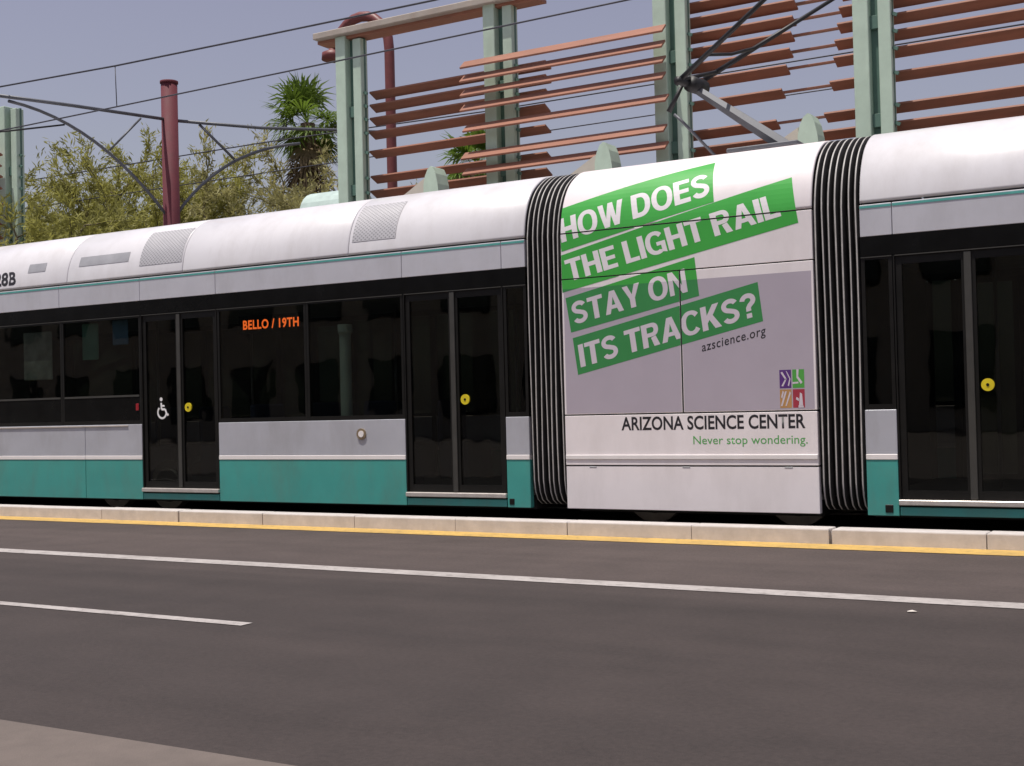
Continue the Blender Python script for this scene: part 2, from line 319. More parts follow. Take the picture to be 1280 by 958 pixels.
# --- one end car: body sections listed from the bellows outwards
Z_BOT, Z_STR0, Z_STR1, Z_SILL, Z_WIN1, Z_FAS, Z_TOP = 0.177, 0.668, 0.718, 1.108, 2.465, 2.64, 2.93
PT = 0.07                                   # wall thickness
def lower_wall(a, b, near=True):
    y0, y1 = (0.0, PT) if near else (W-PT, W)
    teal = box('teal_skirt', a, b, y0, y1, Z_BOT, Z_STR0, 'teal_paint', TR, 0.004)
    box('white_stripe', a, b, y0-0.006 if near else y0, y1 if near else y1+0.006, Z_STR0+0.001, Z_STR1, 'white_paint', TR, 0.004)
    box('silver_panel', a, b, y0+0.0005, y1-0.0005, Z_STR1+0.001, Z_SILL, 'silver_paint', TR, 0.004)
    return teal
def window(a, b, z0=Z_SILL, near=True, sash=None):
    y0 = 0.016 if near else W-0.028
    p = box('window_pane', a+0.006, b-0.006, y0, y0+0.012, z0+0.004, Z_WIN1-0.006, 'tinted_glass' if near else 'dark_glass', TR)
    fy0, fy1 = (0.006, 0.05) if near else (W-0.05, W-0.006)
    bm = bmesh.new()                          # slim black frame around the pane
    box_bm(bm, a+0.002, a+0.034, fy0+.002, fy1, z0+0.002, Z_WIN1-0.003); box_bm(bm, b-0.034, b-0.002, fy0+.002, fy1, z0+0.002, Z_WIN1-0.003)
    box_bm(bm, a+0.035, b-0.035, fy0+.002, fy1, z0+0.002, z0+0.05); box_bm(bm, a+0.035, b-0.035, fy0+.002, fy1, Z_WIN1-0.03, Z_WIN1-0.003)
    bm_obj('window_frame', bm, 'black_frame', p)
    if near: box('frame_bead', a+0.002, b-0.002, -0.001, 0.0055, Z_WIN1-0.012, Z_WIN1-0.003, 'grey_trim', p)
    if sash:
        box('sash_rail', a+0.04, b-0.04, 0.004, 0.045, sash-0.012, sash+0.012, 'grey_trim', p)
        box('lower_panel', a+0.035, b-0.035, 0.010, 0.0155, z0+0.05, sash-0.013, 'black_paint', p)
    return p
def door(a, b, near=True, symbol=False, button=True):
    """double leaf: each leaf a part with its glass, frame and button as sub-parts"""
    m = (a+b)/2; fy = 0.022
    for i, (x0, x1) in enumerate(((a+0.012, m-0.004), (m+0.004, b-0.012))):
        y0, y1 = (fy, fy+0.045) if near else (W-0.065, W-0.02)
        bm = bmesh.new(); e = 0.055
        box_bm(bm, x0, x0+e, y0, y1, 0.325, Z_WIN1-0.008); box_bm(bm, x1-e, x1, y0, y1, 0.325, Z_WIN1-0.008)
        box_bm(bm, x0+e+.0005, x1-e-.0005, y0+.0005, y1, 0.325, 0.40); box_bm(bm, x0+e+.0005, x1-e-.0005, y0+.0005, y1, Z_WIN1-0.085, Z_WIN1-0.008)
        leaf = bm_obj('door_leaf', bm, 'black_frame', TR)
        gy = y0+0.014
        box('door_glass', x0+e+0.001, x1-e-0.001, gy, gy+0.01, 0.401, Z_WIN1-0.086, 'tinted_glass' if near else 'dark_glass', leaf)
        if not near: continue
        if i == 0: box('meeting_seal', x1-0.03, x1+0.03, y0-0.016, y0-0.001, 0.33, Z_WIN1-0.02, 'grey_trim', leaf, 0.004)
        if i == 1:
            bx, bz = x0+0.125, 1.302
            bm = bmesh.new(); disc_bm(bm, (bx, gy-0.008, bz), 0.054, 0.014, 28); bt = bm_obj('door_button', bm, 'button_yellow', leaf)
            bm = bmesh.new(); disc_bm(bm, (bx, gy-0.017, bz), 0.013, 0.004, 18); bm_obj('button_mark', bm, 'black_frame', leaf)
        if i == 0 and symbol:
            cx, cz, yy = x0+0.30, 1.255, gy-0.004
            bm = bmesh.new(); disc_bm(bm, (cx-0.012, yy, cz+0.145), 0.023, 0.003, 14)
            pl = [(cx-0.012, cz+0.105), (cx-0.008, cz+0.03), (cx+0.05, cz+0.03), (cx+0.075, cz-0.035), (cx+0.10, cz-0.028)]
            for p, q in zip(pl, pl[1:]): tube_bm(bm, [(p[0], yy, p[1]), (q[0], yy, q[1])], 0.0145, 6)
            tube_bm(bm, [(cx-0.008, yy, cz+0.072), (cx+0.04, yy, cz+0.068)], 0.012, 6)
            arc = [(cx + 0.066*math.cos(t), yy, cz - 0.005 + 0.066*math.sin(t)) for t in [R(130+i_*12) for i_ in range(20)]]
            tube_bm(bm, arc, 0.0135, 6); bmesh.ops.scale(bm, verts=bm.verts, vec=(1.08, 0.1, 1.08), space=Matrix.Translation((-cx, -yy, -cz-.03)))
            bm_obj('wheelchair_symbol', bm, 'sign_white', leaf)
    if near:
        for q in (a-0.004, b-0.010): box('door_jamb', q, q+0.014, 0.004, 0.07, 0.325, Z_WIN1, 'black_frame', TR)
        box('door_header_bead', a+0.012, b-0.012, 0.002, 0.010, Z_WIN1-0.012, Z_WIN1-0.003, 'grey_trim', TR)
        box('door_sill', a-0.006, b+0.006, -0.028, 0.06, 0.272, 0.320, 'sill_metal', TR, 0.006)
        box('door_skirt', a, b, 0.001, PT, Z_BOT+0.004, 0.255, 'teal_paint', TR, 0.004)
    else:
        for q in (a-0.002, b-0.062): box('door_jamb', q, q+0.064, W-0.018, W-0.006, 0.325, Z_WIN1, 'black_frame', TR)
        box('door_header', a+0.064, b-0.064, W-0.018, W-0.006, Z_WIN1-0.08, Z_WIN1, 'black_frame', TR); box('meeting_seal', m-0.03, m+0.03, W-0.0185, W-0.007, 0.33, Z_WIN1-0.081, 'black_frame', TR)
        box('door_skirt', a, b, W-PT, W, Z_BOT, 0.32, 'teal_paint', TR, 0.004)

def end_car(inner, sgn, far_end):
    """inner = bellows end, sgn = direction outwards"""
    def X(d): return inner + sgn*d
    def span(d0, d1): return tuple(sorted((X(d0), X(d1))))
    d_sl, d_door1, d_win, d_win2, d_door2 = 0.275, 0.285, 1.545, 2.895, 4.265
    L = abs(far_end-inner)
    d_door2e = 5.525; bays = [5.535, 6.97, 8.4, 9.85]
    for near in (True, False):
        # short piece next to the bellows
        lower_wall(*span(0, d_sl), near); window(*span(0, d_sl), near=near)
        door(*span(d_door1, d_win-0.01), near=near, symbol=False)
        lower_wall(*span(d_win, d_door2-0.01), near)
        window(*span(d_win, d_win2), near=near); window(*span(d_win2, d_door2-0.01), near=near)
        door(*span(d_door2, d_door2e), near=near, symbol=(sgn < 0))
        for p_, q_ in ((bays[0], 6.55), (6.556, 8.6), (8.606, L)): lower_wall(*span(p_, q_), near)
        for a, b in zip(bays, bays[1:]): window(*span(a, b), near=near, sash=1.465 if near else None)
        # cab flank: solid black
        y0, y1 = (0.008, PT) if near else (W-PT, W-0.008)
        box('cab_flank', *span(bays[-1]+0.005, L), y0, y1, Z_SILL+0.002, Z_WIN1, 'black_paint', TR)
        y0, y1 = (0.002, PT+0.03) if near else (W-PT-0.03, W-0.002)
        box('black_fascia', *span(0, L), y0, y1, Z_WIN1+0.002, Z_FAS, 'black_paint', TR)
        # silver cantrail with its seams, thin teal line under the roof edge
        cuts = [0, 0.285, 1.545, 4.265, 5.53, 7.0, 8.5, L]
        for a, b in zip(cuts, cuts[1:]):
            y0, y1 = (0.0, PT) if near else (W-PT, W)
            p = box('cantrail_panel', *span(a+0.003, b-0.003), y0, y1, Z_FAS+0.002, 2.925, 'cantrail_paint', TR, 0.004)
            if near: box('teal_line', *span(a+0.006, b-0.006), -0.004, 0.002, 2.893, 2.914, 'teal_line', p)
    # strips added to block light leaking through the far wall's joints
    for d in (0.02, 0.28, 1.54, 2.895, 4.26, 5.53, 6.97, 8.4, 9.85): box('pillar_leak_strip', *span(d-0.035, d+0.035), W-0.088, W-0.076, 0.35, Z_WIN1-0.04, 'black_frame', TR)
    for z in (Z_WIN1, Z_SILL): box('rail_leak_strip', *span(0.0, L-0.05), W-0.118, W-0.104, z-0.035, z+0.035, 'black_frame', TR) if z == Z_WIN1 else None
    # end wall, floor, ceiling, underframe
    a, b = span(0.02, L-0.02)
    box('floor', a, b, PT+.002, W-PT-.002, 0.30, 0.345, 'interior', TR); box('ceiling', a, b, PT+.035, W-PT-.035, 2.50, 2.56, 'interior', TR)
    a2, b2 = span(0, L); 
    box('inner_bulkhead', *span(L-1.3, L-1.25), PT+.004, W-PT-.004, 0.35, 2.49, 'interior', TR)
    box('cab_front', *span(L, L+0.12), 0.12, W-0.12, 0.3, 2.9, 'black_paint', TR, 0.05)
    box('underframe', a, b, 0.16, W-0.16, 0.15, 0.295, 'dark_under', TR)
    # roof covers with seams
    cuts = [0, 2.27, 4.80, 6.85, 9.2, L]
    roofs = [roof_shell('roof_cover', *span(p+0.004, q-0.004), 'roof_paint') for p, q in zip(cuts, cuts[1:])]
    # interior: seat pairs and grab poles (only just made out through the tinted glass)
    for d in (1.9, 2.75, 3.6, 5.9, 6.75, 7.6):
        for yy in (0.28, 1.78):
            s = box('seat', *span(d, d+0.42), yy, yy+0.6, 0.345, 0.80, 'seat', TR, 0.03)
            box('seat_back', *span(d+0.36, d+0.43), yy, yy+0.6, 0.805, 1.32, 'seat', s, 0.03)
    for d in (0.9, 2.6, 4.9, 6.6):
        tube('grab_pole', [(X(d), 1.32, 0.346), (X(d), 1.32, 2.499)], 0.018, 'grab_pole', TR)
    return roofs
roofs_l = end_car(-6.50, -1, -18.6)
roofs_r = end_car(-3.07, 1, 9.0)
box('corner_vent', -6.752, -6.692, -0.006, 0.004, 0.205, 0.268, 'black_frame', TR, 0.004)
box('corner_vent', -2.915, -2.845, -0.006, 0.004, 0.205, 0.275, 'black_frame', TR, 0.004)
box('rub_strip', -18.5, -12.27, -0.012, -0.001, 1.082, 1.100, 'sill_metal', TR, 0.003)
bm = bmesh.new(); disc_bm(bm, (-8.632, -0.006, 0.952), 0.062, 0.02, 24); c_ = bm_obj('access_cap', bm, 'cap_brass', TR, False)
bm = bmesh.new(); disc_bm(bm, (-8.628, -0.019, 0.952), 0.036, 0.008, 20); bm_obj('cap_lock', bm, 'white_paint', c_)
box('side_marker_lamp', -12.135, -12.085, 0.0, 0.012, 1.28, 1.365, 'lens_red', TR, 0.004)
bm = bmesh.new(); tube_bm(bm, [(-8.93, 0.125, 0.36), (-8.93, 0.125, 2.07), (-8.93, 0.125, 2.10), (-8.93, 0.125, 2.185)], [0.066, 0.066, 0.082, 0.082], 18); bm_obj('standin_column', bm, 'column_mint', TR)  # made-up column standing in for a vague shape behind the glass
box('standin_panel', -14.36, -13.80, 0.12, 0.14, 1.72, 2.36, 'panel_grey', TR, 0.01)  # made-up panels standing in for pale patches glimpsed through the windows
box('standin_panel', -13.22, -12.92, 0.12, 0.14, 1.95, 2.42, 'panel_green', TR, 0.01); box('standin_panel', -12.66, -12.38, 0.12, 0.14, 2.12, 2.44, 'panel_blue', TR, 0.01)
# roof grilles of the left car
skin('roof_grille', -14.13, -13.79, 3.145, 3.268, 'grille', roofs_l[3])
skin('roof_grille', -13.15, -12.25, 3.155, 3.288, 'grille', roofs_l[2])
skin('perforated_grille', -12.04, -11.32, 3.075, 3.60, 'perforated', roofs_l[2])
skin('perforated_grille', -8.72, -8.13, 3.085, 3.60, 'perforated', roofs_l[0])

# --- centre section, wrapped in the advert
CX0, CX1 = -6.08, -3.50
DK = 0.012
roof_c = roof_shell('roof_cover', CX0, CX1, 'wrap_white', v0=2.946)
SEAM_V = [(2.932, 2.946), (2.472, 2.484), (1.106, 1.120), (0.603, 0.616)]; SEAM_X = (-4.808, -4.792)
up_panel = box('upper_wrap_panel', CX0, CX1, 0, PT, 2.484, 2.932, 'wrap_white', TR, 0.003)
wl = box('window_wrap_panel', CX0, SEAM_X[0], 0, PT, 1.120, 2.472, 'wrap_white', TR, 0.003)
wr = box('window_wrap_panel', SEAM_X[1], CX1, 0, PT, 1.120, 2.472, 'wrap_white', TR, 0.003)
skin('window_film', CX0+0.02, SEAM_X[0]-0.006, 1.128, 2.380, 'wrap_film', wl, 0.0006)
skin('window_film', SEAM_X[1]+0.006, CX1-0.02, 1.128, 2.380, 'wrap_film', wr, 0.0006)
mid = box('lower_wrap_panel', CX0, CX1, 0.0, PT, 0.616, 1.106, 'wrap_white', TR, 0.003)
box('belt_rail', CX0+0.002, CX1-0.002, -0.010, 0.002, 0.672, 0.716, 'white_paint', mid, 0.004)
sk = box('wrap_skirt', CX0, CX1, 0.004, PT, 0.18, 0.603, 'wrap_white', TR, 0.004)
for x in (-5.78, -4.785, -3.78):
    box('skirt_latch', x-0.04, x+0.04, 0.001, 0.02, 0.590, 0.6025, 'grille', sk, 0.003)
for z0, z1 in SEAM_V[1:]: box('seam_gasket', CX0+0.004, CX1-0.004, 0.0045, 0.06, z0+0.0008, z1-0.0008, 'rubber', TR)
box('seam_gasket', CX0+0.004, CX1-0.004, 0.004, 0.06, SEAM_V[0][0]+0.0008, SEAM_V[0][1]-0.0008, 'rubber', TR)
box('seam_gasket', SEAM_X[0]+0.0008, SEAM_X[1]-0.0008, 0.004, 0.06, 1.1215, 2.470, 'rubber', TR)
box('section_frame', CX0+0.01, CX1-0.01, PT+0.001, PT+0.03, 0.2, 2.95, 'black_frame', TR)
for z0, z1, mm_ in ((0.18, 1.106, 'wrap_white'), (1.12, 2.93, 'wrap_film')): box('far_wrap_panel', CX0, CX1, W-PT, W, z0, z1, mm_, TR, 0.003)
box('floor', CX0, CX1, PT+0.03, W-PT-.001, 0.30, 0.345, 'interior', TR); box('underframe', CX0+0.05, CX1-0.05, 0.2, W-0.2, 0.14, 0.295, 'dark_under', TR)

# --- bellows: pleated black rubber frames with pale ridges
def bellows(x0, x1, n):
    inner = box('bellows', x0-0.01, x1+0.01, 0.16, W-0.16, 0.34, 3.3, 'rubber', TR)
    path = [(.30, .20), (.17, .215), (.09, .26), (.045, .34), (.022, .46), (.014, .8)] + [(.012, 1.2+.433*i) for i in range(5)]
    path += [(onprof(v, -0.014)) for v in VV[1:]]
    path = path + [(W-y, z) for y, z in path[::-1][1:]]
    nr = []
    for i in range(len(path)):
        a = Vector(path[max(i-1, 0)]); b = Vector(path[min(i+1, len(path)-1)]); d = (b-a).normalized(); nr.append(Vector((-d.y, d.x)))
    p = (x1-x0)/n
    sec = [(-.5, -.052), (-.42, -.03), (-.20, -.002), (-.11, .006), (.11, .006), (.20, -.002), (.42, -.03), (.5, -.052)]
    V = []; F = []; MI = []; ns = len(sec)
    for (y, z), q in zip(path, nr):
        for s, o in sec: V.append((s*p*0.99, y+q.x*o, z+q.y*o))
    for i in range(len(path)-1):
        for j in range(ns-1):
            F.append((i*ns+j, i*ns+j+1, (i+1)*ns+j+1, (i+1)*ns+j)); MI.append(1 if j == 3 else 0)
    for k in range(n):                        # every pleat hangs a little differently
        cx = x0 + p*(k+0.5); ph = random.uniform(0, 6.28); am = random.uniform(.002, .008); wd = random.uniform(.85, 1.0)
        obj('pleat', [(v[0]*wd + cx + am*math.sin(v[2]*1.9 + ph), v[1] + (random.random()-.5)*.003, v[2]) for v in V], F, ['rubber', 'rubber_edge'], inner, True, MI, base=(cx, 1.325, 1.9))
bellows(-6.495, -6.085, 7); bellows(-3.495, -3.075, 7)

# --- wheels and track brakes below the skirts
for x in (-5.35, -3.86, -13.05, -12.1, 1.6, 2.6):
    for y in (0.50, W-0.62):
        bm = bmesh.new(); tube_bm(bm, [(x, y, 0.325), (x, y+0.12, 0.325)], 0.312, 32); wh = bm_obj('wheel', bm, 'wheel_steel', TR)
        bm = bmesh.new(); tube_bm(bm, [(x, y-0.03, 0.325), (x, y+0.001, 0.325)], [0.20, 0.22], 24); bm_obj('wheel_hub', bm, 'grey_trim', wh)

# --- advert lettering, laid on the skin
def to_skin(bm, off):
    """bm holds (x, v) in its x, y: cut at roof facets and seams, drop the strips over the joints, lift onto the skin"""
    def cut(co, no): bmesh.ops.bisect_plane(bm, geom=bm.verts[:]+bm.edges[:]+bm.faces[:], plane_co=co, plane_no=no, dist=1e-6)
    ys = [v.co.y for v in bm.verts]; xs = [v.co.x for v in bm.verts]
    for v in VV + [q for s in SEAM_V for q in s] + [2.380]:
        if min(ys) < v < max(ys): cut((0, v, 0), (0, 1, 0))
    for x in SEAM_X + (CX0+0.004, CX1-0.004):
        if min(xs) < x < max(xs): cut((x, 0, 0), (1, 0, 0))
    kill = []
    for f in bm.faces:
        c = f.calc_center_median()
        if any(a < c.y < b for a, b in SEAM_V) or (SEAM_X[0] < c.x < SEAM_X[1] and 1.12 < c.y < 2.472) or not (CX0+0.004 < c.x < CX1-0.004): kill.append(f)
    bmesh.ops.delete(bm, geom=kill, context='FACES')
    for f in bm.faces: f.material_index = 1 if f.calc_center_median().y < 2.380 and f.calc_center_median().y > 1.12 else 0
    for v in bm.verts:
        y, z = onprof(v.co.y, off); v.co = (v.co.x, y, z)
    bmesh.ops.recalc_face_normals(bm, faces=bm.faces)
    if sum(f.normal.y for f in bm.faces) > 0: bmesh.ops.reverse_faces(bm, faces=bm.faces)
def text_bm(body, bold=0.0, shear=0.0, space=1.0):
    c = bpy.data.curves.new('t', 'FONT'); c.body = body; c.size = 1.0; c.offset = bold; c.shear = shear; c.space_character = space; c.fill_mode = 'BOTH'; c.resolution_u = 4
    o = bpy.data.objects.new('t', c); COL.objects.link(o)
    dg = bpy.context.evaluated_depsgraph_get(); dg.update(); me = bpy.data.meshes.new_from_object(o.evaluated_get(dg))
    bm = bmesh.new(); bm.from_mesh(me); bpy.data.objects.remove(o); bpy.data.curves.remove(c); bpy.data.meshes.remove(me)
    bmesh.ops.triangulate(bm, faces=bm.faces)
    return bm
def bilin(bm, box4, quad):
    (u0, u1, v0, v1) = box4; bl, br, tr, tl = [Vector(q) for q in quad]
    for v in bm.verts:
        s = (v.co.x-u0)/(u1-u0); t = (v.co.y-v0)/(v1-v0)
        p = (bl*(1-s)+br*s)*(1-t) + (tl*(1-s)+tr*s)*t; v.co = (p.x, p.y, 0)
def bb(bm):
    return min(v.co.x for v in bm.verts), max(v.co.x for v in bm.verts)
def quad_text(name, body, quad, mats, parent, off, bold=0.0, cap=0.682, shear=0.0, space=1.0):
    bm = text_bm(body, bold, shear, space); x0, x1 = bb(bm); bilin(bm, (x0, x1, -bold*0.5, cap+bold*0.5), quad); to_skin(bm, off)
    return tag(bm_obj(name, bm, mats, parent), kind='stuff')
# heavy grotesque capitals drawn as polygons, cap height 1
def arcpts(cx, cy, rx, ry, a0, a1, n=14, e=1.0):
    out = []
    for i in range(n+1):
        t = R(a0 + (a1-a0)*i/n); c, s_ = math.cos(t), math.sin(t)
        out.append((cx + rx*math.copysign(abs(c)**e, c), cy + ry*math.copysign(abs(s_)**e, s_)))
    return out
def strip(o, i_): return [[o[k], o[k+1], i_[k+1], i_[k]] for k in range(len(o)-1)]
def thick(cl, w_):
    L_, R_ = [], []
    for k in range(len(cl)):
        a, b = Vector(cl[max(k-1, 0)]), Vector(cl[min(k+1, len(cl)-1)]); d = (b-a).normalized(); q = Vector((-d.y, d.x))*w_/2; c = Vector(cl[k])
        L_.append(tuple(c+q)); R_.append(tuple(c-q))
    return strip(L_, R_)
t_ = 0.225
def glyph(ch):
    rc = lambda x0, y0, x1, y1: [(x0, y0), (x1, y0), (x1, y1), (x0, y1)]
    if ch == 'H': return .73, [rc(0, 0, t_, 1), rc(.73-t_, 0, .73, 1), rc(t_, .41, .73-t_, .60)]
    if ch == 'E': return .62, [rc(0, 0, t_, 1), rc(t_, 0, .62, .18), rc(t_, .41, .58, .58), rc(t_, .82, .61, 1)]
    if ch == 'L': return .58, [rc(0, 0, t_, 1), rc(t_, 0, .58, .18)]
    if ch == 'T': return .68, [rc(.34-t_/2, 0, .34+t_/2, .82), rc(0, .82, .68, 1)]
    if ch == 'I': return t_, [rc(0, 0, t_, 1)]
    if ch == 'O': return .82, strip(arcpts(.41, .5, .41, .515, 0, 360, 32, .9), arcpts(.41, .5, .205, .345, 0, 360, 32, .9))
    if ch == 'C': return .77, strip(arcpts(.40, .5, .40, .515, 38, 322, 26, .9), arcpts(.40, .5, .20, .345, 34, 326, 26, .9))
    if ch == 'G': return .80, strip(arcpts(.40, .5, .40, .515, 40, 300, 26, .9), arcpts(.40, .5, .20, .345, 36, 300, 26, .9)) + [[(.40+.5*.40*1.05, .0), (.78, .0), (.78, .52), (.60, .36), (.60, .16)][1:], [(.43, .36), (.60, .36), (.78, .52), (.43, .52)], [(.61, .06), (.78, .0), (.60, .16), (.52, .18)]]
    if ch == 'D': return .75, [rc(0, 0, t_, 1)] + strip([(t_, 1)] + arcpts(.33, .5, .42, .5, 90, -90, 18, .9) + [(t_, 0)], [(t_, .82)] + arcpts(.33, .5, .21, .32, 90, -90, 18, .9) + [(t_, .18)])
    if ch == 'R': return .74, [rc(0, 0, t_, 1), [(.36, .38), (.46, 0), (.70, 0), (.56, .43)]] + strip([(t_, 1)] + arcpts(.43, .71, .27, .29, 90, -90, 14, .9) + [(t_, .38+.04)], [(t_, .83)] + arcpts(.40, .71, .11, .12, 90, -90, 14, .9) + [(t_, .59)])
    if ch == 'A':
        h = [(0, 0), (.215, 0), (.275, .20), (.40, .20), (.40, .37), (.325, .37), (.40, .72), (.40, 1), (.285, 1)]
        return .80, [h, [(.80-x, y) for x, y in h[::-1]]]
    if ch == 'Y': return .76, [[(.38-t_/2, 0), (.38+t_/2, 0), (.38+t_/2, .40), (.38-t_/2, .40)], [(.38-t_/2, .40), (.38, .40), (.38, .58), (.23, 1), (0, 1)], [(.38, .40), (.38+t_/2, .40), (.76, 1), (.53, 1), (.38, .58)]]
    if ch == 'N': return .73, [rc(0, 0, .19, 1), rc(.54, 0, .73, 1), [(.19, .68), (.19, 1), (.21, 1), (.54, .34), (.54, 0), (.52, 0)]]
    if ch == 'K': return .76, [rc(0, 0, t_, 1), [(t_, .28), (.31, .40), (.50, 0), (.76, 0), (.46, .56), (.74, 1), (.49, 1), (t_, .60)]]
    if ch == 'W':
        h = [(.0, 1), (.21, 0), (.42, 0), (.515, .48), (.515, .80+.2), (.42, 1), (.315, .36), (.215, 1)]
        return 1.03, [h, [(1.03-x, y) for x, y in h[::-1]]]
    if ch == 'S': return .68, thick(arcpts(.34, .72, .235, .195, 22, 90, 6) + arcpts(.34, .72, .235, .195, 100, 235, 12) + [(.34, .51)] + arcpts(.34, .285, .24, .20, 55, -90, 12) + arcpts(.34, .285, .24, .20, -100, -158, 6), .19)
    if ch == '?': return .62, thick(arcpts(.31, .72, .21, .195, 175, -35, 16) + [(.36, .50), (.31, .42), (.31, .28)], .19) + [rc(.205, 0, .41, .19)]
    return .28, []
def heavy_letters(body):
    out = []; x = 0
    for ch in body:
        w_, polys = glyph(ch); bm = bmesh.new()
        for pl in polys:
            vs = [bm.verts.new((x+px_, py_, 0)) for px_, py_ in pl]
            for tri in tessellate_polygon([[Vector((a, b, 0)) for a, b in pl]]):
                try: bm.faces.new([vs[k] for k in tri])
                except ValueError: pass
        if polys: bmesh.ops.remove_doubles(bm, verts=bm.verts, dist=1e-4); out.append(bm)
        else: bm.free()
        x += w_ + (.05 if polys else 0)
    return out, x-.05
lines = [
 ('HOW DOES', [(-6.071, 2.76), (-4.44, 3.101), (-4.515, 3.606), (-6.13, 3.196)], [(-6.066, 2.850), (-4.481, 3.175), (-4.540, 3.436), (-6.108, 3.090)], roof_c),
 ('THE LIGHT RAIL', [(-6.072, 2.347), (-3.623, 2.824), (-3.695, 3.266), (-6.09, 2.720)], [(-5.995, 2.452), (-3.780, 2.900), (-3.840, 3.120), (-6.045, 2.668)], up_panel),
 ('STAY ON', [(-5.985, 1.941), (-4.605, 2.221), (-4.643, 2.592), (-6.039, 2.290)], [(-5.950, 2.018), (-4.719, 2.268), (-4.750, 2.492), (-5.985, 2.236)], wl),
 ('ITS TRACKS?', [(-5.919, 1.514), (-3.982, 1.947), (-4.025, 2.312), (-5.969, 1.884)], [(-5.885, 1.588), (-4.030, 2.000), (-4.058, 2.226), (-5.915, 1.812)], wl)]
for body, bq, tq, par in lines:
    bm = bmesh.new(); vs = [bm.verts.new((p[0], p[1], 0)) for p in bq]; bm.faces.new(vs); to_skin(bm, 0.0014)
    bm_obj('advert_banner', bm, ['wrap_green', 'film_green'], par)
    ls, x1 = heavy_letters(body)
    for bm in ls:
        bilin(bm, (0, x1, 0, 1), tq); to_skin(bm, 0.0022); bm_obj('banner_letter', bm, ['letter_white', 'film_white'], par)
quad_text('web_address', 'azscience.org', [(-4.590, 1.690), (-3.955, 1.822), (-3.965, 1.905), (-4.600, 1.773)], ['letter_black', 'letter_black'], wr, 0.0014, bold=0.007, shear=0.15, space=1.1)
quad_text('centre_name_lettering', 'ARIZONA SCIENCE CENTER', [(-5.455, 0.957), (-3.611, 0.957), (-3.611, 1.083), (-5.455, 1.083)], ['letter_black', 'letter_black'], mid, 0.001, bold=0.02)
quad_text('motto_lettering', 'Never stop wondering.', [(-4.705, 0.815), (-3.595, 0.815), (-3.595, 0.893), (-4.705, 0.893)], ['letter_green', 'letter_green'], mid, 0.001, bold=0.002)
# emblem: four coloured squares, each with a small pale figure
def flat(name, polys, mname, parent, off=0.0014):
    bm = bmesh.new()
    for pl in polys: bm.faces.new([bm.verts.new((x, z, 0)) for x, z in pl])
    bmesh.ops.triangulate(bm, faces=bm.faces); to_skin(bm, off); return bm_obj(name, bm, [mname, mname], parent)
ex, ez, ew, eh = -3.842, 1.142, 0.110, 0.168; gp = 0.012
def sq(i, j): 
    x = ex + i*(ew+gp); z = ez + j*(eh+gp); return [(x, z), (x+ew, z), (x+ew, z+eh), (x, z+eh)]
def inq(i, j, pts): return [(ex+i*(ew+gp)+u*ew, ez+j*(eh+gp)+v*eh) for u, v in pts]
flat('emblem_square', [sq(0, 1)], 'logo_purple', wr); flat('emblem_square', [sq(1, 1)], 'logo_green', wr); flat('emblem_square', [sq(0, 0)], 'logo_orange', wr); flat('emblem_square', [sq(1, 0)], 'logo_red', wr)
flat('emblem_figure', [inq(0, 1, p) for p in ([(.1, .85), (.25, .9), (.62, .5), (.5, .45)], [(.5, .52), (.62, .5), (.3, .1), (.15, .12)], [(.55, .95), (.65, .9), (.95, .5), (.85, .5)], [(.85, .5), (.95, .5), (.8, .1), (.7, .15)])], 'film_white', wr, 0.0022)
flat('emblem_figure', [inq(1, 1, p) for p in ([(.35, 1.0), (.55, 1.0), (.5, .62), (.35, .55)], [(.35, .55), (.5, .62), (.85, .3), (.7, .2)], [(.0, .32), (.0, .22), (.5, .24), (.5, .33)])], 'film_white', wr, 0.0022)
flat('emblem_figure', [inq(0, 0, p) for p in ([(.05, .1), (.2, .1), (.6, .9), (.45, .9)], [(.45, .1), (.55, .1), (.95, .8), (.85, .9)], [(.1, .6), (.2, .5), (.35, .85), (.25, .95)])], 'film_white', wr, 0.0022)
flat('emblem_figure', [inq(1, 0, p) for p in ([(.5, .12), (.85, .08), (.78, .75), (.6, .82)], [(.25, .45), (.5, .35), (.5, .5), (.3, .58)], [(.45, .12), (.45, .0), (.9, .0), (.9, .1)])], 'film_white', wr, 0.0022)
# fleet number on the roof edge of the left car
bm = text_bm('128B', 0.03); x0, x1 = bb(bm); bilin(bm, (x0, x1, 0, .682), [(-14.86, 3.008), (-14.342, 3.008), (-14.372, 3.180), (-14.89, 3.180)])
for v in bm.verts:
    y, z = onprof(v.co.y, 0.003); v.co = (v.co.x, y, z)
bm_obj('fleet_number', bm, 'letter_black', roofs_l[3])
# destination display behind the first window pane, lit amber dots
sgn_box = box('destination_display', -10.50, -9.50, 0.10, 0.16, 2.15, 2.36, 'black_paint', TR)
bm = text_bm('BELLO / 19TH', 0.028, 0, 1.08); x0, x1 = bb(bm); bilin(bm, (x0, x1, 0, .682), [(-10.425, 2.205), (-9.575, 2.205), (-9.575, 2.305), (-10.425, 2.305)])
for v in bm.verts: v.co = (v.co.x, 0.0975, v.co.y)
bmesh.ops.recalc_face_normals(bm, faces=bm.faces); bm_obj('display_text', bm, 'led_orange', sgn_box)

